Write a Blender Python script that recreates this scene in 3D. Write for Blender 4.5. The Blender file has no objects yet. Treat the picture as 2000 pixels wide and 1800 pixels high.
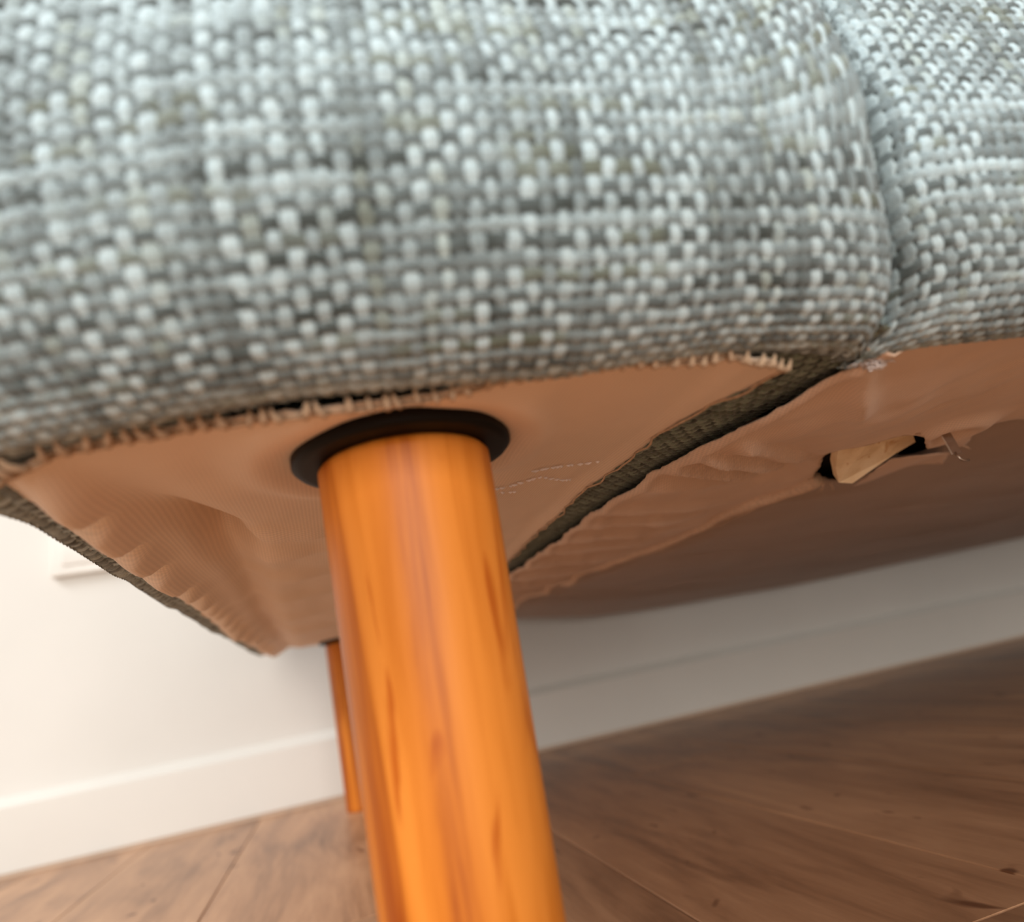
import bpy, bmesh, math, random
import numpy as np
from mathutils import Matrix, Vector
from mathutils.geometry import delaunay_2d_cdt

rng = np.random.default_rng(7)
random.seed(7)
SC = bpy.context.scene
COL = SC.collection

# ------------------------------------------------------------------ camera
cam_data = bpy.data.cameras.new('camera')
cam = bpy.data.objects.new('camera', cam_data)
COL.objects.link(cam)
ROT = Matrix(((0.9540, 0.1049, -0.2809), (-0.2364, -0.3131, -0.9198), (-0.1845, 0.9439, -0.2739)))
cam.matrix_world = Matrix.Translation((0, 0, 0.118)) @ ROT.to_4x4()
cam_data.sensor_fit = 'HORIZONTAL'
cam_data.sensor_width = 36.0
cam_data.lens = 1354.28 / 2000 * 36.0
cam_data.clip_start = 0.005
cam_data.dof.use_dof = True
cam_data.dof.focus_distance = 0.25
cam_data.dof.aperture_fstop = 6.5
SC.camera = cam

# ------------------------------------------------------------------ light
world = bpy.data.worlds.new('world')
SC.world = world
world.use_nodes = True
wb = world.node_tree.nodes['Background']
wb.inputs['Color'].default_value = (1.0, 0.96, 0.90, 1)
wb.inputs['Strength'].default_value = 0.32


def area(name, loc, target, sx, sy, power, color):
    d = bpy.data.lights.new(name, 'AREA')
    d.shape = 'RECTANGLE'
    d.size, d.size_y, d.energy, d.color = sx, sy, power, color
    o = bpy.data.objects.new(name, d)
    COL.objects.link(o)
    o.location = loc
    o.rotation_euler = (Vector(target) - Vector(loc)).to_track_quat('-Z', 'Y').to_euler()
    return o


area('window_daylight', (-2.0, -0.55, 2.35), (0.0, 0.2, 0.1), 1.8, 0.8, 93, (0.97, 0.985, 1.0))
area('low_front_fill', (-0.3, -2.7, 0.75), (0.1, 0.5, 0.4), 2.4, 1.4, 92, (1.0, 0.96, 0.90))  # added unseen fill, brightens the wall under the sofa from low in front

SC.view_settings.view_transform = 'Standard'
SC.view_settings.look = 'None'
SC.view_settings.gamma = 1.0
SC.view_settings.use_curve_mapping = False
SC.view_settings.exposure = 0.0

U = 0.1787          # height of the underside
WALL_Y = 0.961


# ------------------------------------------------------------------ helpers
def smooth(a, b, x):
    t = np.clip((x - a) / (b - a), 0, 1)
    return t * t * (3 - 2 * t)


def vnoise(x, y, seed=0):
    """smooth value noise, -1..1"""
    x = np.asarray(x, float); y = np.asarray(y, float)
    xi = np.floor(x).astype(np.int64); yi = np.floor(y).astype(np.int64)
    fx = x - xi; fy = y - yi
    fx = fx * fx * (3 - 2 * fx); fy = fy * fy * (3 - 2 * fy)

    def h(a, b):
        n = (a * 374761393 + b * 668265263 + seed * 974711) & 0xFFFFFFFF
        n = ((n ^ (n >> 13)) * 1274126177) & 0xFFFFFFFF
        n = n ^ (n >> 16)
        return (n & 0xFFFF) / 32767.5 - 1.0
    return ((h(xi, yi) * (1 - fx) + h(xi + 1, yi) * fx) * (1 - fy)
            + (h(xi, yi + 1) * (1 - fx) + h(xi + 1, yi + 1) * fx) * fy)


def link(name, me, m=None, parent=None):
    o = bpy.data.objects.new(name, me)
    COL.objects.link(o)
    if m is not None:
        me.materials.clear(); me.materials.append(m)
    if parent is not None:
        o.parent = parent
    return o


def mesh(name, v, f, m=None, parent=None, flat=False):
    me = bpy.data.meshes.new(name)
    me.from_pydata([tuple(map(float, p)) for p in v], [], [tuple(map(int, q)) for q in f])
    if not flat:
        me.polygons.foreach_set('use_smooth', [True] * len(me.polygons))
    me.update()
    return link(name, me, m, parent)


def grid_mesh(name, P, m=None, parent=None, colors=None, flip=False):
    """P: (nu, nv, 3) array"""
    nu, nv, _ = P.shape
    me = bpy.data.meshes.new(name)
    idx = np.arange(nu * nv).reshape(nu, nv)
    q = np.stack([idx[:-1, :-1], idx[1:, :-1], idx[1:, 1:], idx[:-1, 1:]], -1).reshape(-1, 4)
    if flip:
        q = q[:, ::-1]
    n = len(q)
    me.vertices.add(nu * nv)
    me.vertices.foreach_set('co', P.reshape(-1).astype(np.float32))
    me.loops.add(n * 4)
    me.loops.foreach_set('vertex_index', q.reshape(-1).astype(np.int32))
    me.polygons.add(n)
    me.polygons.foreach_set('loop_start', np.arange(0, n * 4, 4, dtype=np.int32))
    me.polygons.foreach_set('loop_total', np.full(n, 4, dtype=np.int32))
    me.polygons.foreach_set('use_smooth', np.ones(n, dtype=bool))
    me.update(calc_edges=True)
    if colors is not None:
        a = me.color_attributes.new('yarn', 'FLOAT_COLOR', 'POINT')
        a.data.foreach_set('color', colors.reshape(-1).astype(np.float32))
    return link(name, me, m, parent)


def box(name, lo, hi, m=None, parent=None, bev=0.0, seg=2):
    bm = bmesh.new()
    bmesh.ops.create_cube(bm, size=1)
    for v in bm.verts:
        v.co = Vector([lo[i] + (v.co[i] + 0.5) * (hi[i] - lo[i]) for i in range(3)])
    if bev > 0:
        bmesh.ops.bevel(bm, geom=bm.edges[:], offset=bev, segments=seg, profile=0.5, affect='EDGES')
    me = bpy.data.meshes.new(name)
    bm.to_mesh(me); bm.free()
    if bev > 0:
        me.polygons.foreach_set('use_smooth', [True] * len(me.polygons))
    return link(name, me, m, parent)


def lathe_data(prof, n=48):
    """prof: (r, z, cx, cy)"""
    v, f = [], []
    for (r, z, cx, cy) in prof:
        for k in range(n):
            a = 2 * math.pi * k / n
            v.append((cx + r * math.cos(a), cy + r * math.sin(a), z))
    for i in range(len(prof) - 1):
        for k in range(n):
            k2 = (k + 1) % n
            f.append((i * n + k, i * n + k2, (i + 1) * n + k2, (i + 1) * n + k))
    f.append(tuple(range(n))[::-1])
    f.append(tuple((len(prof) - 1) * n + k for k in range(n)))
    return v, f


def tube_data(pts, r, n=6):
    pts = [Vector(p) for p in pts]
    rs = r if hasattr(r, '__len__') else [r] * len(pts)
    v, f = [], []
    for i, p in enumerate(pts):
        t = (pts[min(i + 1, len(pts) - 1)] - pts[max(i - 1, 0)]).normalized()
        a = Vector((0, 0, 1)) if abs(t.z) < 0.9 else Vector((1, 0, 0))
        s = t.cross(a).normalized(); w = s.cross(t)
        for k in range(n):
            an = 2 * math.pi * k / n
            v.append(p + (s * math.cos(an) + w * math.sin(an)) * rs[i])
    for i in range(len(pts) - 1):
        for k in range(n):
            k2 = (k + 1) % n
            f.append((i * n + k, i * n + k2, (i + 1) * n + k2, (i + 1) * n + k))
    f.append(tuple(range(n))[::-1])
    f.append(tuple((len(pts) - 1) * n + k for k in range(n)))
    return v, f


def tube(name, pts, r, m, parent, n=6):
    v, f = tube_data(pts, r, n)
    return mesh(name, v, f, m, parent)


def joined(name, chunks, m, parent):
    V, F = [], []
    for v, f in chunks:
        b = len(V)
        V += list(v); F += [tuple(b + i for i in q) for q in f]
    return mesh(name, V, F, m, parent)


def inside(px, py, poly):
    px = np.asarray(px); py = np.asarray(py)
    r = np.zeros(px.shape, bool)
    n = len(poly)
    for i in range(n):
        x0, y0 = poly[i]; x1, y1 = poly[(i + 1) % n]
        if y0 == y1:
            continue
        c = ((y0 > py) != (y1 > py)) & (px < (x1 - x0) * (py - y0) / (y1 - y0) + x0)
        r ^= c
    return r


def dens(poly, step, jag=0.0, closed=True, seed=3):
    """densify a polyline, with an optional frayed edge"""
    g = np.random.default_rng(seed)
    out = []
    n = len(poly)
    for i in range(n if closed else n - 1):
        a = np.array(poly[i]); b = np.array(poly[(i + 1) % n])
        L = np.linalg.norm(b - a); k = max(1, int(L / step))
        nn = np.array([-(b - a)[1], (b - a)[0]]) / max(L, 1e-9)
        for t in range(k):
            p = a + (b - a) * t / k
            if jag and t > 0:
                p = p + nn * g.uniform(-jag, jag)
            out.append((p[0], p[1]))
    if not closed:
        out.append(tuple(poly[-1]))
    return out


def sheet(name, outline, holes, pts, zfun, m, parent, thick=0.0007):
    """cloth sheet cut to an outline with holes, height given by zfun"""
    verts, edges = [], []
    for loop in [outline] + holes:
        b = len(verts)
        verts += [Vector(p) for p in loop]
        edges += [(b + i, b + (i + 1) % len(loop)) for i in range(len(loop))]
    ok = inside(pts[:, 0], pts[:, 1], outline)
    for h in holes:
        ok &= ~inside(pts[:, 0], pts[:, 1], h)
    verts += [Vector(p) for p in pts[ok]]
    v2, _, f2 = delaunay_2d_cdt(verts, edges, [], 0, 1e-6)[:3]
    v2 = np.array([tuple(v) for v in v2])
    tri = np.array([t for t in f2 if len(t) == 3])
    c = v2[tri].mean(1)
    ok = inside(c[:, 0], c[:, 1], outline)
    for h in holes:
        ok &= ~inside(c[:, 0], c[:, 1], h)
    tri = tri[ok]
    used = np.unique(tri)
    remap = -np.ones(len(v2), int); remap[used] = np.arange(len(used))
    v2 = v2[used]; tri = remap[tri]
    z = zfun(v2[:, 0], v2[:, 1])
    V = np.column_stack([v2, z])
    a = V[tri]
    nz = np.cross(a[:, 1] - a[:, 0], a[:, 2] - a[:, 0])[:, 2]
    tri[nz > 0] = tri[nz > 0][:, ::-1]            # face down
    o = mesh(name, V, tri, m, parent)
    s = o.modifiers.new('cloth_thickness', 'SOLIDIFY')
    s.thickness = thick; s.offset = -1
    return o


def cloud(x0, x1, y0, y1, sx, sy0, sy1):
    ys = [y0]
    while ys[-1] < y1:
        t = (ys[-1] - y0) / (y1 - y0)
        ys.append(ys[-1] + sy0 + (sy1 - sy0) * min(1, 1.6 * t))
    xs = np.arange(x0, x1, sx)
    X, Y = np.meshgrid(xs, ys)
    X = X + rng.uniform(-.25, .25, X.shape) * sx
    return np.column_stack([X.ravel(), Y.ravel()])


# ------------------------------------------------------------------ materials
def mat(name):
    m = bpy.data.materials.new(name)
    m.use_nodes = True
    nt = m.node_tree
    return m, nt, nt.nodes['Principled BSDF']


def node(nt, kind, **kw):
    n = nt.nodes.new(kind)
    for k, v in kw.items():
        if k.startswith('i_'):
            n.inputs[k[2:].replace('_', ' ')].default_value = v
        else:
            setattr(n, k, v)
    return n


def ramp(nt, stops):
    r = nt.nodes.new('ShaderNodeValToRGB')
    e = r.color_ramp.elements
    while len(e) < len(stops):
        e.new(0.5)
    for i, (p, c) in enumerate(stops):
        e[i].position = p
        e[i].color = (*c, 1)
    return r


def coords(nt, scale=(1, 1, 1), kind='Object', rot=(0, 0, 0)):
    t = nt.nodes.new('ShaderNodeTexCoord')
    mp = nt.nodes.new('ShaderNodeMapping')
    mp.inputs['Scale'].default_value = scale
    mp.inputs['Rotation'].default_value = rot
    nt.links.new(t.outputs[kind], mp.inputs['Vector'])
    return mp


def bump(nt, b, height, strength, dist):
    n = nt.nodes.new('ShaderNodeBump')
    n.inputs['Strength'].default_value = strength
    n.inputs['Distance'].default_value = dist
    nt.links.new(height, n.inputs['Height'])
    nt.links.new(n.outputs['Normal'], b.inputs['Normal'])
    return n


def make_yarn():
    m, nt, b = mat('woven_yarn')
    a = node(nt, 'ShaderNodeVertexColor', layer_name='yarn')
    mp = coords(nt, (1500, 1500, 1500))
    n = node(nt, 'ShaderNodeTexNoise', i_Scale=1.0, i_Detail=2.0)
    nt.links.new(mp.outputs[0], n.inputs['Vector'])
    mx = node(nt, 'ShaderNodeMixRGB', blend_type='OVERLAY')
    mx.inputs[0].default_value = 0.45
    nt.links.new(a.outputs['Color'], mx.inputs[1]); nt.links.new(n.outputs['Fac'], mx.inputs[2])
    nt.links.new(mx.outputs[0], b.inputs['Base Color'])
    b.inputs['Roughness'].default_value = 0.85
    b.inputs['Specular IOR Level'].default_value = 0.25
    b.inputs['Sheen Weight'].default_value = 0.25
    b.inputs['Sheen Roughness'].default_value = 0.5
    bump(nt, b, n.outputs['Fac'], 0.35, 0.0004)
    return m


def make_plain_fabric():
    m, nt, b = mat('plain_grey_green_fabric')
    mp = coords(nt, (290, 290, 290))
    n = node(nt, 'ShaderNodeTexVoronoi', i_Scale=1.0)
    nt.links.new(mp.outputs[0], n.inputs['Vector'])
    r = ramp(nt, [(0.0, (0.40, 0.50, 0.53)), (0.6, (0.22, 0.28, 0.29)), (1.0, (0.07, 0.09, 0.09))])
    nt.links.new(n.outputs['Distance'], r.inputs['Fac'])
    nt.links.new(r.outputs['Color'], b.inputs['Base Color'])
    b.inputs['Roughness'].default_value = 0.9
    bump(nt, b, n.outputs['Distance'], 0.6, 0.001)
    return m


def make_lining(name, c0, c1, rib_rot):
    m, nt, b = mat(name)
    mp = coords(nt, (1, 1, 1), rot=(0, 0, rib_rot))
    w1 = node(nt, 'ShaderNodeTexWave', wave_type='BANDS', bands_direction='X', i_Scale=260.0, i_Distortion=0.6, i_Detail=1.0)
    w2 = node(nt, 'ShaderNodeTexWave', wave_type='BANDS', bands_direction='Y', i_Scale=260.0, i_Distortion=0.6, i_Detail=1.0)
    n = node(nt, 'ShaderNodeTexNoise', i_Scale=22.0, i_Detail=5.0, i_Roughness=0.6)
    for q in (w1, w2, n):
        nt.links.new(mp.outputs[0], q.inputs['Vector'])
    ad = node(nt, 'ShaderNodeMath', operation='ADD')
    nt.links.new(w1.outputs['Fac'], ad.inputs[0]); nt.links.new(w2.outputs['Fac'], ad.inputs[1])
    r = ramp(nt, [(0.3, c0), (0.7, c1)])
    nt.links.new(n.outputs['Fac'], r.inputs['Fac'])
    mx = node(nt, 'ShaderNodeMixRGB', blend_type='MULTIPLY')
    mx.inputs[0].default_value = 0.10
    nt.links.new(r.outputs['Color'], mx.inputs[1]); nt.links.new(ad.outputs[0], mx.inputs[2])
    nt.links.new(mx.outputs[0], b.inputs['Base Color'])
    b.inputs['Roughness'].default_value = 0.7
    b.inputs['Specular IOR Level'].default_value = 0.3
    b.inputs['Sheen Weight'].default_value = 0.15
    bump(nt, b, ad.outputs[0], 0.15, 0.0002)
    return m


def make_wood(name, dark, mid, light, rough=0.42, scale=1.0, coat=0.03):
    m, nt, b = mat(name)
    mp = coords(nt, (70 * scale, 70 * scale, 5.0 * scale))
    n1 = node(nt, 'ShaderNodeTexNoise', i_Scale=1.0, i_Detail=6.0, i_Roughness=0.55, i_Distortion=0.6)
    mp2 = coords(nt, (260 * scale, 260 * scale, 9 * scale))
    n2 = node(nt, 'ShaderNodeTexNoise', i_Scale=1.0, i_Detail=3.0)
    mp3 = coords(nt, (95 * scale, 95 * scale, 13 * scale))
    n3 = node(nt, 'ShaderNodeTexNoise', i_Scale=1.0, i_Detail=2.0, i_Distortion=1.2)
    nt.links.new(mp.outputs[0], n1.inputs['Vector'])
    nt.links.new(mp2.outputs[0], n2.inputs['Vector'])
    nt.links.new(mp3.outputs[0], n3.inputs['Vector'])
    mx = node(nt, 'ShaderNodeMath', operation='MULTIPLY_ADD')
    mx.inputs[1].default_value = 0.3
    nt.links.new(n2.outputs['Fac'], mx.inputs[0]); nt.links.new(n1.outputs['Fac'], mx.inputs[2])
    r = ramp(nt, [(0.46, dark), (0.60, mid), (0.76, light)])
    nt.links.new(mx.outputs[0], r.inputs['Fac'])
    # short dark streaks of the grain
    st = ramp(nt, [(0.64, (0, 0, 0)), (0.72, (1, 1, 1))])
    nt.links.new(n3.outputs['Fac'], st.inputs['Fac'])
    mc = node(nt, 'ShaderNodeMixRGB', blend_type='MULTIPLY')
    mc.inputs[2].default_value = (0.70, 0.50, 0.32, 1)
    nt.links.new(st.outputs['Color'], mc.inputs[0]); nt.links.new(r.outputs['Color'], mc.inputs[1])
    nt.links.new(mc.outputs[0], b.inputs['Base Color'])
    b.inputs['Roughness'].default_value = rough
    b.inputs['Coat Weight'].default_value = coat
    b.inputs['Coat Roughness'].default_value = 0.3
    b.inputs['Specular IOR Level'].default_value = 0.22
    bump(nt, b, n2.outputs['Fac'], 0.06, 0.0006)
    return m


def make_plank():
    m, nt, b = mat('brown_laminate')
    oi = nt.nodes.new('ShaderNodeObjectInfo')
    tc = nt.nodes.new('ShaderNodeTexCoord')
    off = node(nt, 'ShaderNodeVectorMath', operation='SCALE')
    cmb = nt.nodes.new('ShaderNodeCombineXYZ')
    for i in range(3):
        nt.links.new(oi.outputs['Random'], cmb.inputs[i])
    nt.links.new(cmb.outputs[0], off.inputs[0]); off.inputs['Scale'].default_value = 40.0
    add = node(nt, 'ShaderNodeVectorMath', operation='ADD')
    nt.links.new(tc.outputs['Object'], add.inputs[0]); nt.links.new(off.outputs[0], add.inputs[1])

    def mapped(s):
        mp = nt.nodes.new('ShaderNodeMapping'); mp.inputs['Scale'].default_value = s
        nt.links.new(add.outputs[0], mp.inputs['Vector'])
        return mp
    n1 = node(nt, 'ShaderNodeTexNoise', i_Scale=1.0, i_Detail=7.0, i_Roughness=0.6, i_Distortion=0.8)
    nt.links.new(mapped((26, 4.5, 10)).outputs[0], n1.inputs['Vector'])
    n2 = node(nt, 'ShaderNodeTexNoise', i_Scale=1.0, i_Detail=4.0, i_Roughness=0.7)
    nt.links.new(mapped((170, 14, 50)).outputs[0], n2.inputs['Vector'])
    n3 = node(nt, 'ShaderNodeTexNoise', i_Scale=1.0, i_Detail=1.0, i_Distortion=0.8)
    nt.links.new(mapped((62, 30, 30)).outputs[0], n3.inputs['Vector'])
    a = node(nt, 'ShaderNodeMath', operation='MULTIPLY_ADD'); a.inputs[1].default_value = 0.35
    nt.links.new(n2.outputs['Fac'], a.inputs[0]); nt.links.new(n1.outputs['Fac'], a.inputs[2])
    r = ramp(nt, [(0.42, (0.155, 0.070, 0.033)), (0.66, (0.35, 0.185, 0.098)), (0.92, (0.50, 0.285, 0.160))])
    nt.links.new(a.outputs[0], r.inputs['Fac'])
    st = ramp(nt, [(0.70, (0, 0, 0)), (0.77, (1, 1, 1))])
    nt.links.new(n3.outputs['Fac'], st.inputs['Fac'])
    mc = node(nt, 'ShaderNodeMixRGB', blend_type='MULTIPLY')
    mc.inputs[2].default_value = (0.38, 0.30, 0.26, 1)
    nt.links.new(st.outputs['Color'], mc.inputs[0]); nt.links.new(r.outputs['Color'], mc.inputs[1])
    hv = node(nt, 'ShaderNodeHueSaturation')
    mr = node(nt, 'ShaderNodeMapRange'); mr.inputs[3].default_value = 0.88; mr.inputs[4].default_value = 1.14
    nt.links.new(oi.outputs['Random'], mr.inputs[0]); nt.links.new(mr.outputs[0], hv.inputs['Value'])
    nt.links.new(mc.outputs[0], hv.inputs['Color'])
    nt.links.new(hv.outputs['Color'], b.inputs['Base Color'])
    rr = node(nt, 'ShaderNodeMapRange'); rr.inputs[3].default_value = 0.33; rr.inputs[4].default_value = 0.5
    nt.links.new(n1.outputs['Fac'], rr.inputs[0]); nt.links.new(rr.outputs[0], b.inputs['Roughness'])
    b.inputs['Specular IOR Level'].default_value = 0.36
    bump(nt, b, n2.outputs['Fac'], 0.12, 0.0006)
    return m


def make_paint(name, c, rough, nscale=60.0, nstr=0.05, mott=0.03):
    m, nt, b = mat(name)
    mp = coords(nt, (1, 1, 1))
    n = node(nt, 'ShaderNodeTexNoise', i_Scale=nscale, i_Detail=4.0)
    n2 = node(nt, 'ShaderNodeTexNoise', i_Scale=5.0, i_Detail=3.0)
    nt.links.new(mp.outputs[0], n.inputs['Vector']); nt.links.new(mp.outputs[0], n2.inputs['Vector'])
    r = ramp(nt, [(0.3, tuple(x * (1 - mott) for x in c)), (0.7, tuple(min(1, x * (1 + mott)) for x in c))])
    nt.links.new(n2.outputs['Fac'], r.inputs['Fac'])
    nt.links.new(r.outputs['Color'], b.inputs['Base Color'])
    b.inputs['Roughness'].default_value = rough
    bump(nt, b, n.outputs['Fac'], nstr, 0.001)
    return m


def make_simple(name, c, rough, metal=0.0, var=0.12, scale=120.0):
    m, nt, b = mat(name)
    mp = coords(nt, (1, 1, 1))
    n = node(nt, 'ShaderNodeTexNoise', i_Scale=scale, i_Detail=3.0)
    nt.links.new(mp.outputs[0], n.inputs['Vector'])
    r = ramp(nt, [(0.3, tuple(x * (1 - var) for x in c)), (0.7, tuple(min(1, x * (1 + var)) for x in c))])
    nt.links.new(n.outputs['Fac'], r.inputs['Fac'])
    nt.links.new(r.outputs['Color'], b.inputs['Base Color'])
    b.inputs['Roughness'].default_value = rough
    b.inputs['Metallic'].default_value = metal
    if max(c) < 0.02:
        b.inputs['Specular IOR Level'].default_value = 0.15
    return m


M_YARN = make_yarn()
M_FAB = make_plain_fabric()
M_LIN = make_lining('brown_lining', (0.800, 0.640, 0.490), (0.860, 0.690, 0.535), 0.0)
M_LIN2 = make_lining('brown_seat_lining', (0.700, 0.510, 0.380), (0.760, 0.565, 0.425), 0.25)
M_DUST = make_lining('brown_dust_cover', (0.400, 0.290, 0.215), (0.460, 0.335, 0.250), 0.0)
M_LEG = make_wood('orange_lacquered_beech', (0.30, 0.062, 0.008), (0.55, 0.160, 0.016), (0.68, 0.225, 0.032))
M_BOARD = make_wood('raw_plywood', (0.70, 0.50, 0.28), (0.82, 0.62, 0.38), (0.88, 0.70, 0.46), rough=0.8, coat=0.0)
M_PLANK = make_plank()
M_SUB = make_simple('dark_subfloor', (0.05, 0.035, 0.025), 0.9)
M_WALL = make_paint('warm_white_wall_paint', (0.67, 0.645, 0.60), 0.75)
M_BASE = make_paint('white_skirting_paint', (0.66, 0.63, 0.58), 0.35, 20, 0.02)
M_TRIM = make_paint('tan_sealant', (0.52, 0.39, 0.29), 0.6, 90, 0.1)
M_BLACK = make_simple('black_plastic', (0.006, 0.005, 0.004), 0.5)
M_STITCH = make_simple('tan_thread', (0.50, 0.36, 0.24), 0.8, 0, 0.2, 600)
M_HEM = make_simple('tan_hem', (0.68, 0.50, 0.36), 0.8, 0, 0.15, 500)
M_PALE = make_simple('pale_fibre', (0.82, 0.76, 0.74), 0.9)
M_VOID = make_simple('painted_cavity_shade', (0.012, 0.009, 0.007), 1.0)  # near-black colour stands in for the shade inside the torn opening
M_STEEL = make_simple('dull_staple_steel', (0.42, 0.34, 0.28), 0.35, 0.9)
M_SOCKET = make_simple('white_plastic', (0.72, 0.69, 0.64), 0.35, 0, 0.02)


# ------------------------------------------------------------------ setting
def setting(o):
    o['kind'] = 'structure'
    return o


floor = setting(box('floor', (-1.6, -2.6, -0.03), (2.2, 0.975, -0.0115), M_SUB))
PW = 0.1170
PX0 = 0.1375
plank_lib = {}


def plank_mesh(w, l):
    key = (round(w, 4), round(l, 3))
    if key not in plank_lib:
        bm = bmesh.new()
        bmesh.ops.create_cube(bm, size=1)
        for v in bm.verts:
            v.co = Vector((v.co.x * (w - 0.0006), v.co.y * (l - 0.0006), (v.co.z - 0.5) * 0.0112))
        top = [e for e in bm.edges if all(abs(v.co.z) < 1e-6 for v in e.verts)]
        bmesh.ops.bevel(bm, geom=top, offset=0.0006, segments=1, affect='EDGES')
        me = bpy.data.meshes.new('plank')
        bm.to_mesh(me); bm.free()
        me.materials.append(M_PLANK)
        plank_lib[key] = me
    return plank_lib[key]


for k in range(-14, 17):
    x = PX0 + (k + 0.5) * PW
    cuts = [-2.6]
    y = -2.6 + [0.42, 0.83, 0.21, 0.63, 1.02][k % 5]
    while y < 0.9:
        cuts.append(y); y += 1.21
    cuts.append(0.957)
    for a, b in zip(cuts[:-1], cuts[1:]):
        o = bpy.data.objects.new('plank', plank_mesh(PW, b - a))
        COL.objects.link(o)
        o.location = (x, (a + b) / 2, 0); o.parent = floor

wall = setting(box('wall_back', (-1.6, WALL_Y, 0.0), (2.2, WALL_Y + 0.08, 2.4), M_WALL))

# skirting board with an eased top edge
prof = [(0.961, 0.0046), (0.9480, 0.0046), (0.9480, 0.0700), (0.9490, 0.0712), (0.9600, 0.0800), (0.961, 0.0802)]
v, f = [], []
for xx in (-1.6, 2.2):
    v += [(xx, a, b) for a, b in prof]
n = len(prof)
for i in range(n):
    j = (i + 1) % n
    f.append((i, n + i, n + j, j))
f += [tuple(range(n))[::-1], tuple(range(n, 2 * n))]
bb = setting(mesh('baseboard_back', v, f, M_BASE))
bb.data.polygons.foreach_set('use_smooth', [False for i in range(len(bb.data.polygons))])
setting(box('trim_1', (-1.6, 0.9492, -0.0002), (2.2, 0.961, 0.0046), M_TRIM))

# wall socket, seen just past the sofa corner
sock = bpy.data.objects.new('power_socket', None)
COL.objects.link(sock)
sock.location = (-0.273, WALL_Y, 0.318)
sock['label'] = 'white power socket on the white wall beside the sofa corner'
sock['category'] = 'socket'
box('socket_frame', (-0.0405, -0.0105, 0.0), (0.0405, 0.0, 0.081), M_SOCKET, sock, 0.003, 3)
box('socket_insert', (-0.0280, -0.0125, 0.0125), (0.0280, -0.009, 0.0685), M_SOCKET, sock, 0.0015, 2)
for sx in (-0.0095, 0.0095):
    vv, ff = lathe_data([(0.0024, -0.0002, 0, 0), (0.0024, 0.0006, 0, 0)], 12)
    o = mesh('socket_hole', [(a + sx, -0.0125 - c, b + 0.0405) for a, b, c in vv], ff, M_BLACK, sock)

# ------------------------------------------------------------------ sofa
sofa = bpy.data.objects.new('sofa', None)
COL.objects.link(sofa)
sofa.location = (0, 0, 0)
sofa['label'] = 'grey-green woven fabric sofa on round orange wooden legs, seen from below'
sofa['category'] = 'sofa'

PITCH = 0.00325


def catmull(pts, step):
    pts = [np.array(p, float) for p in pts]
    P = [2 * pts[0] - pts[1]] + pts + [2 * pts[-1] - pts[-2]]
    out = []
    for i in range(1, len(P) - 2):
        for t in np.linspace(0, 1, 24, endpoint=False):
            a, b, c, d = P[i - 1], P[i], P[i + 1], P[i + 2]
            out.append(0.5 * (2 * b + (c - a) * t + (2 * a - 5 * b + 4 * c - d) * t * t + (3 * b - a - 3 * c + d) * t ** 3))
    out.append(pts[-1])
    out = np.array(out)
    s = np.r_[0, np.cumsum(np.linalg.norm(np.diff(out, axis=0), axis=1))]
    n = max(2, int(s[-1] / step) + 1)
    q = np.linspace(0, s[-1], n)
    return np.column_stack([np.interp(q, s, out[:, k]) for k in range(out.shape[1])]), q


LIGHT = np.array([0.47, 0.60, 0.645]); MID = np.array([0.200, 0.255, 0.270]); DARK = np.array([0.055, 0.070, 0.068]); OLIVE = np.array([0.26, 0.29, 0.19])


def yarn_color(idx, along, seed, base):
    """melange colour of a yarn: idx = yarn number, along = position along it in pitches"""
    a = vnoise(idx * 7.31 + 0.5, along / 5.5, seed) * 0.55 + vnoise(idx * 3.17 + 0.2, along / 1.7, seed + 1) * 0.45
    g = vnoise(idx * 5.11, along * 0 + 0.5, seed + 2) * 0.35
    t = np.clip(base + a * 0.55 + g, 0, 1)[..., None]
    c = np.where(t < 0.5, DARK + (MID - DARK) * t * 2, MID + (LIGHT - MID) * (t * 2 - 1))
    o = smooth(0.45, 0.75, vnoise(idx * 2.3, along / 6.0, seed + 5))[..., None]
    return c * (1 - 0.30 * o) + OLIVE * (0.30 * o)


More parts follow.
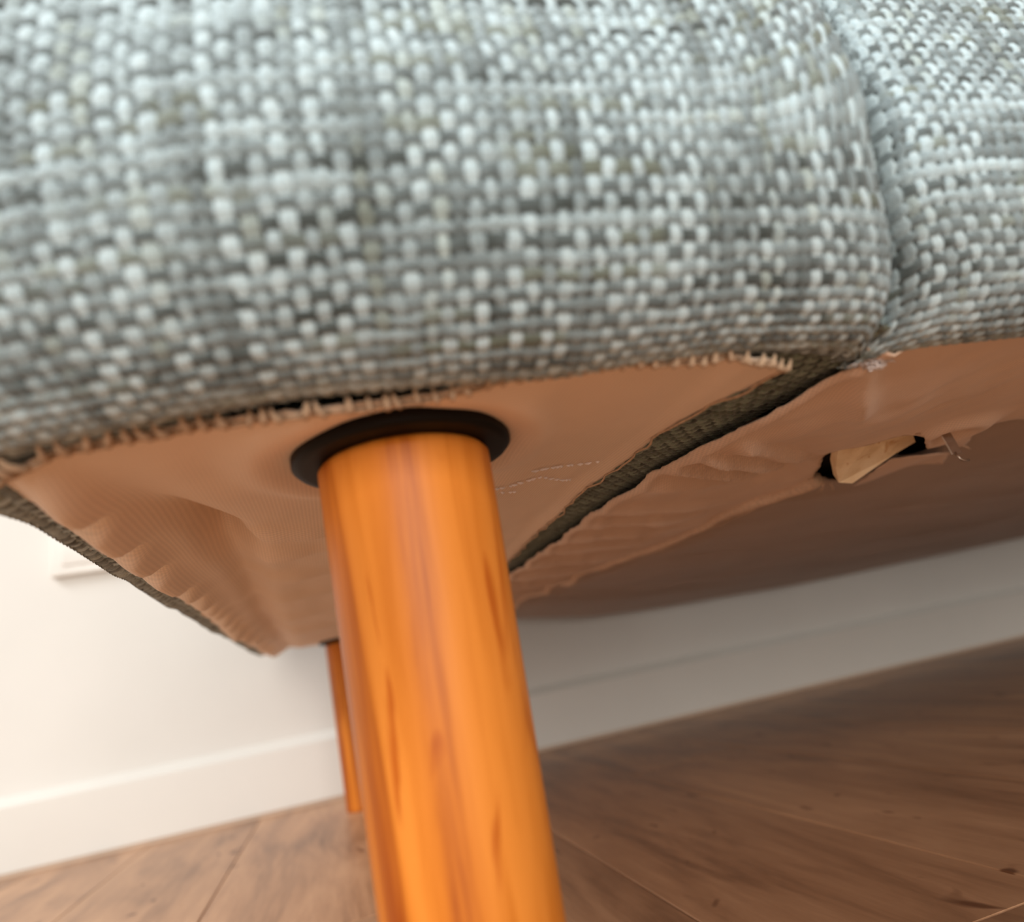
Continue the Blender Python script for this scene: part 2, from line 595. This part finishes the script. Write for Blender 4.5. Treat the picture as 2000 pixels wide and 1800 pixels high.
def weave(P, N, uu, vv, res_seed, amp=0.00062):
    """plain weave relief over points P with normals N; uu, vv thread coordinates in metres"""
    wob = 0.16
    pu = uu / PITCH + wob * vnoise(uu / PITCH / 2.2, vv / PITCH / 2.2, res_seed + 11)
    pv = vv / PITCH + wob * vnoise(uu / PITCH / 2.0 + 40, vv / PITCH / 2.0, res_seed + 12)
    i = np.floor(pu); j = np.floor(pv)
    fu = (pu - i) * 2 - 1; fv = (pv - j) * 2 - 1
    # per yarn thickness
    ru = 0.78 + 0.16 * vnoise(i * 3.3, pv / 3.0, res_seed + 3)
    rv = 0.78 + 0.16 * vnoise(j * 3.3, pu / 3.0, res_seed + 4)
    cu = np.sqrt(np.clip(1 - (fu / ru) ** 2, 0, 1)); cv = np.sqrt(np.clip(1 - (fv / rv) ** 2, 0, 1))
    su = np.where(np.mod(i, 2) == 0, 1.0, -1.0); sv = np.where(np.mod(j, 2) == 0, 1.0, -1.0)
    wave_warp = su * np.sin(np.pi * pv)          # vertical yarn i rides over/under along v
    wave_weft = -sv * np.sin(np.pi * pu)
    # checker: warp on top where su*sin(pi pv) > 0
    hw = wave_warp * 0.62 + cu * 1.05 - 0.5
    hf = wave_weft * 0.62 + cv * 1.05 - 0.5
    hw = np.where(np.abs(fu) > ru, -1.3, hw); hf = np.where(np.abs(fv) > rv, -1.3, hf)
    top = hw >= hf
    h = np.maximum(np.maximum(hw, hf), -1.1)
    c = np.where(top[..., None], yarn_color(i, pv, res_seed + 20, 0.80), yarn_color(j, pu, res_seed + 40, 0.42))
    gap = (np.maximum(hw, hf) < -1.0)[..., None]
    c = np.where(gap, DARK * 0.7, c)  # shade between the yarns put into the colour
    Q = P + N * (h * amp)[..., None]
    return Q, np.concatenate([c, np.ones(c.shape[:-1] + (1,))], -1)


def upholstery(name, plan, z_top, parent, seed, lean=None, shear=None, step=0.00042, rx=0.034, rz=0.052, lip=0.011, seam=0):
    """woven cover swept along a plan curve (the line where it meets the underside), rounded and turned under at the bottom"""
    C, s = catmull(plan, step)
    T = np.gradient(C, axis=0); T /= np.linalg.norm(T, axis=1)[:, None]
    NO = np.column_stack([T[:, 1], -T[:, 0]])          # outward (to the right of travel)
    zb = U - 0.0012
    an = np.linspace(0, math.pi / 2, 200)
    pro = [(rx - 0.16 * (z_top - zb - rz), z_top)] + [(rx * math.cos(q), zb + rz - rz * math.sin(q)) for q in an] + [(-lip, zb + lip * 0.32)]
    pro = np.array(pro)
    ds = np.r_[0, np.cumsum(np.linalg.norm(np.diff(pro, axis=0), axis=1))]
    nv = int(ds[-1] / step) + 1
    d = np.linspace(0, ds[-1], nv)
    off = np.interp(d, ds, pro[:, 0]); z = np.interp(d, ds, pro[:, 1])
    to = np.gradient(off); tz = np.gradient(z); q = np.hypot(to, tz)
    nout = -tz / q; nz = to / q
    if seam:                                           # beside the seam the cover is drawn straight, not sideways
        k = (s[-1] - s) if seam > 0 else s
        e = smooth(0.002, 0.045, k)
        NO[:] = NO * e[:, None] + np.array([0.0, -1.0]) * (1 - e)[:, None]
        NO /= np.linalg.norm(NO, axis=1)[:, None]
        T2 = 0.80 + 0.20 * smooth(0.0, 0.011, k)
        NO[:, 1] *= T2
    P = np.zeros((len(C), nv, 3)); N = np.zeros_like(P)
    # the outer side of the armrest stands nearly straight, the front is padded
    pad = np.ones(len(C)) if seam <= 0 else 0.10 + 0.90 * smooth(0.205, 0.150, C[:, 1])
    offs = np.where(off[None] > 0, off[None] * pad[:, None], off[None])
    P[..., 0] = C[:, None, 0] + NO[:, None, 0] * offs
    P[..., 1] = C[:, None, 1] + NO[:, None, 1] * offs
    P[..., 2] = z[None]
    N[..., 0] = NO[:, None, 0] * nout[None]; N[..., 1] = NO[:, None, 1] * nout[None]; N[..., 2] = nz[None]
    # the stuffing pushes the cover out a little, unevenly
    b = vnoise(s[:, None] / 0.05, d[None] / 0.05, seed) * 0.0014 + vnoise(s[:, None] / 0.02, d[None] / 0.03, seed + 9) * 0.0005
    P += N * b[..., None]
    if lean is not None:
        P[..., 0] += lean(P[..., 0], P[..., 2])
    uu = np.repeat(s[:, None], nv, 1); vv = np.repeat(d[None], len(C), 0)
    if shear is not None:
        vv = vv + shear(P[..., 0], P[..., 2])
    Q, c = weave(P, N, uu, vv, seed)
    return grid_mesh(name, Q, M_YARN, parent, c)


# ---- left armrest
arm_body_plan = [(-0.072, 0.868), (-0.072, 0.33), (-0.069, 0.20), (-0.058, 0.172), (-0.03, 0.156), (0.05, 0.146), (0.11, 0.145), (0.130, 0.152), (0.134, 0.175), (0.134, 0.868)]


def prism(name, plan, z0, z1, m, parent, bev=0.0):
    bm = bmesh.new()
    lo = [bm.verts.new((x, y, z0)) for x, y in plan]
    f = bm.faces.new(lo)
    r = bmesh.ops.extrude_face_region(bm, geom=[f])
    for g in r['geom']:
        if isinstance(g, bmesh.types.BMVert):
            g.co.z = z1
    bmesh.ops.recalc_face_normals(bm, faces=bm.faces[:])
    if bev:
        ed = [e for e in bm.edges if all(abs(v.co.z - z1) < 1e-6 for v in e.verts)]
        bmesh.ops.bevel(bm, geom=ed, offset=bev, segments=4, profile=0.5, affect='EDGES')
    me = bpy.data.meshes.new(name)
    bm.to_mesh(me); bm.free()
    return link(name, me, m, parent)


arm = prism('armrest', arm_body_plan, U + 0.03, 0.46, M_FAB, sofa, 0.03)


def arm_lean(x, z):
    return (-0.0088 * smooth(0.177, 0.214, z) + 0.10 * np.clip(z - 0.2, 0, 0.05)) * smooth(0.05, 0.135, x)


def arm_shear(x, z):
    return 0.9 * np.clip(x - 0.075, 0, None) ** 1.6 * 3.0 * smooth(0.19, 0.26, z)


arm_plan = [(-0.0745, 0.330), (-0.0745, 0.25), (-0.0740, 0.215), (-0.0738, 0.190), (-0.0725, 0.1720), (-0.0665, 0.1590), (-0.0560, 0.1510), (-0.0300, 0.1430), (0.0014, 0.1372),
            (0.0350, 0.1335), (0.0680, 0.1315), (0.1000, 0.1310), (0.124, 0.1318), (0.1362, 0.1350), (0.1420, 0.1410)]
upholstery('front_upholstery', arm_plan, 0.335, arm, 101, arm_lean, arm_shear, seam=1)
# lower hem of the outer side, running back to the rear corner
upholstery('side_upholstery', [(-0.0745, 0.872), (-0.0748, 0.6), (-0.0752, 0.45), (-0.0745, 0.329)], 0.205, arm, 131, rx=0.0035, rz=0.010, lip=0.011, step=0.00055)

# ---- left armrest lining
xl = [(-0.0715, 0.868), (-0.0725, 0.62), (-0.0715, 0.5472), (-0.0690, 0.43), (-0.0675, 0.348), (-0.0700, 0.2846), (-0.0675, 0.2229), (-0.0700, 0.195), (-0.0685, 0.180),
      (-0.0640, 0.1670), (-0.0570, 0.1600), (-0.0453, 0.1550), (-0.0313, 0.1525), (-0.0099, 0.1475), (0.0011, 0.1440), (0.0231, 0.1415), (0.0458, 0.1374), (0.0676, 0.1330), (0.0900, 0.1325), (0.1080, 0.1330), (0.1170, 0.1370),
      (0.1190, 0.1410), (0.1120, 0.1603), (0.1065, 0.1826), (0.1078, 0.2120), (0.1076, 0.2376), (0.1050, 0.262), (0.1063, 0.2929), (0.1062, 0.34), (0.1090, 0.3926), (0.108, 0.52), (0.109, 0.70), (0.109, 0.868)]
arm_outline = dens(xl, 0.0022, 0.0005)


def arm_z(x, y):
    h = np.zeros_like(x)                               # positive = downwards, towards the viewer
    e = x + 0.070                                       # distance from the outer edge
    # padded roll along the edge
    rc = 0.0105 + 0.003 * vnoise(y / 0.09, y * 0, 61)
    h += 0.0042 * np.exp(-((e - rc) / 0.0065) ** 2) * smooth(0.15, 0.19, y) * (1 - 0.55 * smooth(0.5, 0.85, y))
    # hollow beside the roll
    vc = 0.026 + 0.010 * smooth(0.20, 0.27, y) - 0.008 * smooth(0.30, 0.6, y)
    va = 0.0034 * smooth(0.17, 0.25, y) + 0.0078 * np.exp(-((y - 0.275) / 0.028) ** 2)
    h -= va * np.exp(-((e - vc) / np.where(e < vc, 0.0060, 0.0090)) ** 2) * (1 - 0.6 * smooth(0.55, 0.85, y))
    # folds fanning out from the hollow
    for (fx, fy, ang, am, L) in [(0.046, 0.262, 0.35, 0.0020, 0.030), (0.040, 0.30, 0.15, 0.0018, 0.035), (0.038, 0.36, 0.10, 0.0018, 0.04),
                                 (0.036, 0.43, 0.05, 0.0020, 0.04), (0.036, 0.52, 0.0, 0.0022, 0.04), (0.036, 0.63, 0.0, 0.0024, 0.04), (0.034, 0.76, 0.0, 0.0024, 0.04)]:
        dx = e - fx; dy = y - fy - ang * dx
        wdt = 0.006 + 0.03 * max(0, fy - 0.25)
        h += am * np.exp(-(dy / wdt) ** 2) * np.exp(-(np.clip(dx, -0.02, None) / L) ** 2) * smooth(-0.012, 0.01, dx)
    # tucks pulled in by staples along the outer edge
    for t in (0.203, 0.240, 0.277, 0.326, 0.356, 0.386, 0.414, 0.442, 0.478, 0.516, 0.56, 0.62, 0.69, 0.77):
        w = 0.0050 + 0.012 * max(0, t - 0.2)
        h -= 0.0062 * np.exp(-((y - t - 0.35 * (e - 0.008)) / w) ** 2) * np.exp(-((e - 0.0085) / 0.0055) ** 2)
    # shallow swell round the leg plate and long soft wrinkles
    rr = np.hypot(x - 0.0243, y - 0.1815)
    h += 0.0012 * np.exp(-((rr - 0.038) / 0.007) ** 2)
    h += 0.0006 * vnoise(x / 0.03, y / 0.05, 5) + 0.0003 * vnoise(x / 0.011, y / 0.03, 6)
    # frayed edge beside the seam curls
    h += 0.0008 * smooth(0.098, 0.107, x)
    return U - h * 2.3


arm_pts = cloud(-0.0705, 0.118, 0.133, 0.868, 0.0019, 0.0019, 0.006)
lin = sheet('underside_lining', arm_outline, [], arm_pts, arm_z, M_LIN, arm)

# overlocked stitches between lining and cover along the front
front_edge = xl[8:21]
fe, fs = catmull([(-0.0700, 0.1790)] + [tuple(p) for p in front_edge[1:]], 0.0005)
vv, ff = tube_data([(0, -0.0001, 0.0004), (0, 0.0017, -0.0007), (0, 0.0044, -0.0006), (0, 0.0066, 0.0012)], [0.00075, 0.0010, 0.0009, 0.0005], 6)
st_me = bpy.data.meshes.new('stitch')
st_me.from_pydata([tuple(p) for p in vv], [], ff)
st_me.polygons.foreach_set('use_smooth', [True] * len(st_me.polygons))
st_me.materials.append(M_STITCH)
d = 0.002
g = random.Random(4)
while d < fs[-1] - 0.001:
    k = min(int(d / 0.0005), len(fe) - 2)
    p = fe[k]; t = fe[k + 1] - fe[k]
    o = bpy.data.objects.new('stitch', st_me)
    COL.objects.link(o); o.parent = arm
    fl = min(1.0, max(0.45, 1.15 - d / 0.20))
    zz = float(arm_z(np.array([p[0]]), np.array([p[1]]))[0])
    o.location = (p[0], p[1] + 0.0010, zz - 0.0008)
    o.rotation_euler = (0, 0, math.atan2(t[1], t[0]) + math.pi + g.uniform(-0.45, 0.45))
    o.scale = (g.uniform(0.7, 1.1), fl * g.uniform(0.8, 1.15), 1)
    d += 0.0046 * g.uniform(0.75, 1.2) * (0.75 + 0.25 * fl)
tube('edge_thread', [(a, b + 0.0012, float(arm_z(np.array([a]), np.array([b]))[0]) - 0.0006 + 0.0003 * math.sin(i * 0.9)) for i, (a, b) in enumerate(fe[::4])], 0.0006, M_STITCH, arm)

# dull staples holding the outer edge
for (sx, sy, rz) in ((-0.0592, 0.2385, 0.5), (-0.0618, 0.2010, 0.4), (-0.0596, 0.2772, 0.7)):
    zz = float(arm_z(np.array([sx]), np.array([sy]))[0])
    pts = [(-0.0028, 0, 0.003), (-0.0027, 0, -0.0006), (0.0027, 0, -0.0006), (0.0028, 0, 0.003)]
    ca, sa = math.cos(rz), math.sin(rz)
    tube('staple', [(sx + ca * a, sy + sa * a, zz - 0.0004 + c) for a, b, c in pts], 0.00035, M_STEEL, arm)

# pale remnants of thread across the lining
scr = []
g = random.Random(11)
for (a, b, n_) in (((0.060, 0.2310), (0.080, 0.2255), 9), ((0.080, 0.2270), (0.096, 0.2400), 6), ((0.073, 0.2160), (0.086, 0.2140), 7), ((0.086, 0.2140), (0.098, 0.2150), 4), ((0.066, 0.236), (0.074, 0.241), 3)):
    for i in range(n_):
        t = (i + g.random() * 0.6) / n_
        x = a[0] + (b[0] - a[0]) * t; y = a[1] + (b[1] - a[1]) * t
        zz = float(arm_z(np.array([x]), np.array([y]))[0]) - 0.0007
        L = g.uniform(0.0006, 0.0015); an = g.uniform(-0.5, 0.5)
        scr.append(tube_data([(x - L * math.cos(an), y - L * math.sin(an), zz), (x, y, zz - 0.0002), (x + L * math.cos(an), y + L * math.sin(an), zz)], [0.0002, 0.00055, 0.0002], 6))
o = joined('thread_remnants', scr, M_PALE, arm); o['kind'] = 'stuff'

# ---- seam strip of cover fabric between armrest and seat
cs, ss = catmull([(0.145, 0.128), (0.139, 0.145), (0.131, 0.165), (0.124, 0.19), (0.120, 0.24), (0.1175, 0.30), (0.118, 0.45), (0.118, 0.868)], 0.0005)
keep = np.r_[np.arange(0, 620), np.arange(620, len(cs), 3)]
cs, ss = cs[keep], ss[keep]
w = np.linspace(-0.033, 0.022, 120)
Tn = np.gradient(cs, axis=0); Tn /= np.linalg.norm(Tn, axis=1)[:, None]
NN = np.column_stack([Tn[:, 1], -Tn[:, 0]])
P = np.zeros((len(cs), len(w), 3)); N = np.zeros_like(P)
P[..., 0] = cs[:, None, 0] + NN[:, None, 0] * w; P[..., 1] = cs[:, None, 1] + NN[:, None, 1] * w
P[..., 2] = U + 0.0018 + 0.0010 * (np.clip(w, -0.02, 0.02) / 0.02)[None] ** 2
N[..., 2] = -1
Q, c = weave(P, N, np.repeat(ss[:, None], len(w), 1), np.repeat(w[None], len(cs), 0), 151)
c[..., :3] *= np.array([0.42, 0.42, 0.31])          # yarn colours scaled down and shifted towards olive
grid_mesh('seam_strip', Q, M_YARN, arm, c, flip=True)

# loose thread along the raw edge of the lining
rt = [(a, b) for a, b in xl[20:32]]
rc, _ = catmull(rt, 0.004)
tube('edge_thread', [(a - 0.0003 + 0.0008 * math.sin(i * 1.7), b, float(arm_z(np.array([a]), np.array([b]))[0]) - 0.0006 + 0.0005 * math.sin(i * 1.1)) for i, (a, b) in enumerate(rc)], 0.00038, M_STITCH, arm, 5)

# ---- seat base
seat = prism('seat_base', [(0.156, 0.868), (0.156, 0.175), (0.166, 0.155), (0.18, 0.145), (1.33, 0.140), (1.33, 0.868)], U + 0.028, 0.35, M_FAB, sofa, 0.02)


def seat_lean(x, z):
    return (-0.0088 * smooth(0.177, 0.214, z) + 0.10 * np.clip(z - 0.2, 0, 0.05)) * (1 - smooth(0.16, 0.26, x))


seat_plan = [(0.1434, 0.1450), (0.1460, 0.1390), (0.1530, 0.1345), (0.1650, 0.1318), (0.19, 0.1300), (0.24, 0.1290), (0.30, 0.1285), (0.42, 0.1285), (0.60, 0.1285), (0.75, 0.1285)]
upholstery('front_upholstery', seat_plan, 0.335, seat, 202, seat_lean, None, step=0.00046, rx=0.031, rz=0.050, lip=0.005, seam=-1)

HEM = [(0.1800, 0.868), (0.1921, 0.7055), (0.2098, 0.534), (0.2339, 0.4569), (0.2363, 0.3862), (0.2340, 0.3407), (0.2420, 0.3193), (0.2440, 0.3000), (0.2430, 0.2880)]
HOLE1 = [(0.2430, 0.2880), (0.2413, 0.2869), (0.2200, 0.2480)]
ring = [(0.1430, 0.1360), (0.1474, 0.1398), (0.1366, 0.1771), (0.1310, 0.2050), (0.1283, 0.2353), (0.1262, 0.268), (0.1250, 0.3024), (0.1258, 0.3700), (0.1258, 0.4603), (0.125, 0.60), (0.125, 0.868)]
ring += HEM[:-1]
# the torn stretch of the edge
ring += [(0.2420, 0.2925), (0.2413, 0.2869), (0.2330, 0.2750), (0.2250, 0.2580), (0.2218, 0.2431), (0.2346, 0.2388), (0.2465, 0.2292), (0.2520, 0.2275), (0.2600, 0.2350), (0.2700, 0.2440), (0.2800, 0.2493), (0.2860, 0.2510),
         (0.2990, 0.2580), (0.3080, 0.2640), (0.3120, 0.2610), (0.3020, 0.2480), (0.2920, 0.2370), (0.2960, 0.2300), (0.330, 0.222), (0.40, 0.218), (0.74, 0.216), (0.74, 0.1345), (0.30, 0.1345), (0.20, 0.1345), (0.16, 0.1345)]
seat_outline = dens(ring, 0.0022, 0.0004, seed=8)


def seat_z(x, y):
    h = np.zeros_like(x)
    e = x - np.interp(y, [0.14, 0.177, 0.235, 0.30, 0.46], [0.1474, 0.1366, 0.1283, 0.125, 0.1258])
    h += 0.0012 * np.exp(-((e - 0.003) / 0.0035) ** 2)                         # turned edge
    # slanting gathers across the rail
    for (x0, y0, sl, am, wd) in [(0.130, 0.228, 0.55, 0.0026, 0.0035), (0.134, 0.214, 0.62, 0.0024, 0.0040), (0.142, 0.200, 0.75, 0.0018, 0.0045), (0.128, 0.252, 0.42, 0.0016, 0.006),
                                 (0.126, 0.292, 0.36, 0.0018, 0.006), (0.126, 0.318, 0.34, 0.0022, 0.006), (0.126, 0.350, 0.34, 0.0022, 0.008),
                                 (0.126, 0.385, 0.3, 0.0024, 0.009), (0.126, 0.43, 0.3, 0.0024, 0.010), (0.126, 0.48, 0.3, 0.0026, 0.011), (0.126, 0.54, 0.3, 0.0026, 0.013), (0.126, 0.61, 0.2, 0.0026, 0.015), (0.126, 0.70, 0.2, 0.0026, 0.015)]:
        dx = x - x0
        dy = y - y0 - sl * dx
        h += am * np.where(dy < 0, np.exp(-(dy / (wd * 0.55)) ** 2), np.exp(-(dy / (wd * 1.6)) ** 2)) * smooth(-0.004, 0.012, dx) * (1 - smooth(0.055, 0.105, dx))
    # the rail corner bulges, hollow behind it
    h += 0.0022 * np.exp(-((x - 0.185) / 0.03) ** 2 - ((y - 0.185) / 0.028) ** 2)
    h -= 0.0030 * np.exp(-((x - 0.205) / 0.020) ** 2 - ((y - 0.268) / 0.022) ** 2)
    h += 0.0012 * np.exp(-(((x - 0.148) * 0.8 + (y - 0.142) * -0.6) / 0.004) ** 2) * smooth(0.14, 0.15, y) * (1 - smooth(0.17, 0.2, y))
    # puckers round the pulled staple
    rr = np.hypot(x - 0.268, y - 0.228)
    h += 0.0016 * np.exp(-((rr - 0.012) / 0.006) ** 2)
    h += 0.0005 * vnoise(x / 0.03, y / 0.03, 15) + 0.0003 * vnoise(x / 0.008, y / 0.012, 16)
    return U - 0.0005 - h * 2.3


HOLE2 = dens([(0.2740, 0.2728), (0.2640, 0.2480), (0.2660, 0.2400), (0.2800, 0.2450), (0.2980, 0.2600), (0.3100, 0.2735), (0.3020, 0.2830), (0.2933, 0.2816), (0.2790, 0.2750)], 0.003, 0.0003)
sp = np.vstack([cloud(0.1235, 0.252, 0.135, 0.868, 0.0021, 0.0019, 0.006), cloud(0.252, 0.40, 0.135, 0.30, 0.0026, 0.0022, 0.0026), cloud(0.40, 0.74, 0.135, 0.216, 0.005, 0.004, 0.004)])
sheet('corner_lining', seat_outline, [], sp, seat_z, M_LIN2, seat)

# rolled hem of the corner lining
hp, _ = catmull(HEM, 0.0025)
hz = [float(seat_z(np.array([a]), np.array([b]))[0]) for a, b in hp]
nh = len(hp)
hr = 0.0026 + 0.0007 * np.array([vnoise(np.array([i / 7.0]), np.array([0.3]), 71)[0] for i in range(nh)]) + 0.0014 * smooth(0.4, 0.30, hp[:, 1])
v, f = tube_data([(a, b, z - 0.0008) for (a, b), z in zip(hp, hz)], list(hr), 10)
hem = mesh('hem', v, f, M_HEM, seat)
# a second, loose thread edge hanging under the hem
tube('loose_thread', [(a + 0.006 + 0.004 * math.sin(i / 5.0), b + 0.002, z - 0.001 - 0.0022 * math.sin(i / 6.0) ** 2) for i, ((a, b), z) in enumerate(zip(hp[::2], hz[::2])) if 0.30 < b < 0.50], 0.0005, M_HEM, seat, 5)

# ---- sagging dust cover
nx, ny = 240, 190
xs = np.r_[np.linspace(0.150, 0.42, 140), np.linspace(0.425, 1.32, 100)]
ys = np.r_[np.linspace(0.200, 0.50, 110), np.linspace(0.505, 0.872, 80)]
X, Y = np.meshgrid(xs, ys, indexing='ij')
FX = np.interp(Y, [0.23, 0.288, 0.34, 0.457, 0.534, 0.7055, 0.868], [0.28, 0.243, 0.234, 0.234, 0.21, 0.192, 0.18])
sag = np.interp(X, [0.19, 0.234, 0.28, 0.337, 0.45, 0.603, 0.8, 1.092, 1.32], [0.0, 0.0078, 0.0145, 0.0215, 0.027, 0.0297, 0.029, 0.0235, 0.015])
fy = np.clip((Y - 0.245) / 0.63, 0, 1) ** 0.85
fy = fy * smooth(0.0, 0.035, X - FX)
Z = U + 0.0050 - (sag + 0.0050) * fy
Z -= (0.0024 * vnoise(X / 0.30, Y / 0.034, 33) * smooth(0.25, 0.4, Y) + 0.0009 * vnoise(X / 0.14, Y / 0.013, 34) * smooth(0.23, 0.35, Y)) * smooth(0.0, 0.03, X - FX)
Z -= 0.0008 * vnoise(X / 0.05, Y / 0.06, 35) * smooth(0.0, 0.03, X - FX)
dc_holes = HOLE2
Pd = np.stack([X, Y, Z], -1)
last = Pd[:, -1:, :].copy(); last[..., 2] = U + 0.03; last[..., 1] += 0.002
Pd = np.concatenate([Pd, last], 1)
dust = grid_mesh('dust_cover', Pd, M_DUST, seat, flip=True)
# cut the torn openings out of the dust cover
bm = bmesh.new(); bm.from_mesh(dust.data)
cx = np.array([fc.calc_center_median()[:2] for fc in bm.faces])
T1 = [(0.2400, 0.2850), (0.2200, 0.2400), (0.2470, 0.2250), (0.2700, 0.2420), (0.2710, 0.2628), (0.2970, 0.3230), (0.2840, 0.3180), (0.2700, 0.3110), (0.2600, 0.3050)]
dead = inside(cx[:, 0], cx[:, 1], T1) | inside(cx[:, 0], cx[:, 1], HOLE2)
bmesh.ops.delete(bm, geom=[fc for fc, k in zip(list(bm.faces), dead) if k], context='FACES')
bm.to_mesh(dust.data); bm.free()

# exposed plywood rail and a near-black box painting the shade behind the tear
bt = [(0.2200, 0.2411, U + 0.0010), (0.2327, 0.2365, U + 0.0010), (0.2455, 0.2262, U + 0.0012), (0.2700, 0.2490, U + 0.0012), (0.2565, 0.2500, U - 0.0032),
      (0.2401, 0.2620, U - 0.0115), (0.2330, 0.2622, U - 0.0102), (0.2262, 0.2535, U - 0.0050)]
nb = len(bt)
bv = bt + [(x, y + 0.0016, z + 0.0045) for x, y, z in bt]
bf = [tuple(range(nb)), tuple(range(2 * nb - 1, nb - 1, -1))] + [(i, nb + i, nb + (i + 1) % nb, (i + 1) % nb) for i in range(nb)]
bo = mesh('exposed_board', bv, bf, M_BOARD, seat, flat=True)
bo['label'] = 'bare pale board showing through the torn lining'
ts = dens([(0.2858, 0.3119), (0.2720, 0.2760), (0.2690, 0.2640), (0.2850, 0.2640), (0.2996, 0.2654), (0.3160, 0.2740), (0.3285, 0.2918), (0.3060, 0.2933), (0.2966, 0.3102)], 0.003, 0.0006, seed=21)
ts = [p for p in ts if True]
sheet('torn_strip', ts, [], cloud(0.262, 0.330, 0.262, 0.314, 0.003, 0.003, 0.003), lambda x, y: U - 0.0022 - 0.0016 * np.sin((x - 0.27) * 110) * smooth(0.262, 0.28, y), M_LIN2, seat)
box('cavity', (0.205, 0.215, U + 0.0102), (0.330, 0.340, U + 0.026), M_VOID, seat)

# frayed threads round the tear
fr = random.Random(5)
frc = []
for (bx, by, dx, dy, dz) in [(0.2440, 0.2900, 0.004, 0.010, -0.003), (0.2490, 0.2960, 0.002, 0.010, -0.004), (0.2600, 0.3040, 0.006, 0.010, -0.004), (0.2650, 0.3080, 0.003, 0.012, -0.003), (0.2720, 0.3120, 0.007, 0.008, -0.003),
                             (0.2480, 0.2285, -0.002, -0.006, -0.002), (0.2510, 0.2275, 0.003, -0.007, -0.002), (0.3090, 0.2640, 0.006, 0.004, -0.003), (0.3110, 0.2620, 0.007, 0.002, -0.002)]:
    frc.append(tube_data([(bx, by, U), (bx + dx * 0.5 + fr.uniform(-.001, .001), by + dy * 0.5, U + dz * 0.7), (bx + dx, by + dy, U + dz)], [0.0005, 0.0004, 0.0002], 5))
o = joined('frayed_threads', frc, M_HEM, seat); o['kind'] = 'stuff'

# pulled staple hanging from the tear
w2 = 0.0026
stp = bpy.data.meshes.new('staple')
v, f = [], []


def bar(pts, hw, hd):
    b = len(v)
    for p in pts:
        for sx, sy in ((-hw, -hd), (hw, -hd), (hw, hd), (-hw, hd)):
            v.append((p[0] + sx, p[1] + sy, p[2]))
    for i in range(len(pts) - 1):
        for k in range(4):
            k2 = (k + 1) % 4
            f.append((b + i * 4 + k, b + i * 4 + k2, b + i * 4 + 4 + k2, b + i * 4 + 4 + k))
    f.append((b + 3, b + 2, b + 1, b)); q = b + (len(pts) - 1) * 4
    f.append((q, q + 1, q + 2, q + 3))


bar([(0.2640, 0.2280, U - 0.0005), (0.2655, 0.2280, U - 0.0060), (0.2660, 0.2275, U - 0.0115)], 0.0026, 0.0004)
o = mesh('staple', v, f, M_STEEL, seat, flat=True)
o['label'] = 'pulled metal staple hanging from the torn lining'
tube('staple_leg', [(0.2648, 0.2272, U - 0.0108), (0.2655, 0.2266, U - 0.0140), (0.2675, 0.2268, U - 0.0150), (0.2705, 0.2270, U - 0.0150)], 0.00055, M_STEEL, o)

# white tuft of stuffing at the seat corner
tf = []
g = random.Random(9)
for i in range(420):
    q = g.random() * 6.283; rad = abs(g.gauss(0, 1))
    x = 0.1492 + 0.0026 * rad * math.cos(q); y = 0.1415 + 0.0017 * rad * math.sin(q)
    pts = []
    a = g.uniform(0, 6.28); px, py, pz = x, y, U - 0.0018 - 0.0022 * math.exp(-rad * rad / 1.5) * g.random()
    for k in range(4):
        pts.append((px, py, pz)); a += g.uniform(-1.3, 1.3)
        px += 0.0006 * math.cos(a); py += 0.0006 * math.sin(a); pz += g.uniform(-0.0003, 0.0003)
    tf.append(tube_data(pts, 0.00016, 3))
o = joined('stuffing_tuft', tf, M_PALE, seat); o['kind'] = 'stuff'; o['label'] = 'white tuft of stuffing poking out at the seam'

# ---- unseen rest of the sofa, shaped low so light falls down behind it
box('seat_cushion', (0.160, 0.110, 0.352), (1.326, 0.84, 0.44), M_FAB, sofa, 0.03, 4)
prism('armrest', [(1.352, 0.868), (1.352, 0.15), (1.37, 0.13), (1.53, 0.13), (1.555, 0.15), (1.555, 0.868)], U, 0.46, M_FAB, sofa, 0.03)

# ---- legs
prof = [(0.0186, 0.0, 0, 0), (0.0195, 0.0012, 0, 0), (0.0197, 0.004, 0, 0), (0.0232, U - 0.0062, 0, 0), (0.0232, U - 0.0048, 0, 0), (0.0222, U - 0.0036, 0, 0), (0.0210, U - 0.0032, 0, 0)]
lv, lf = lathe_data(prof, 64)
leg_me = None
dprof = [(0.0270, U - 0.0034, 0, 0), (0.0288, U - 0.0033, 0, 0), (0.0297, U - 0.0024, 0, 0), (0.0297, U + 0.0002, 0, 0), (0.0287, U + 0.0012, 0, 0)]
dv, df = lathe_data(dprof, 64)
for i, (lx, ly, tx) in enumerate(((0.0252, 0.1815, 0.0), (0.0200, 0.8340, -0.012), (1.455, 0.1815, 0.0), (1.455, 0.8340, 0.0))):
    if leg_me is None:
        lo = mesh('leg', lv, lf, M_LEG, sofa); leg_me = lo.data
        do = mesh('mounting_plate', dv, df, M_BLACK, lo); plate_me = do.data
    else:
        lo = link('leg', leg_me, None, sofa)
        do = link('mounting_plate', plate_me, None, lo)
    lo.location = (lx, ly, 0)
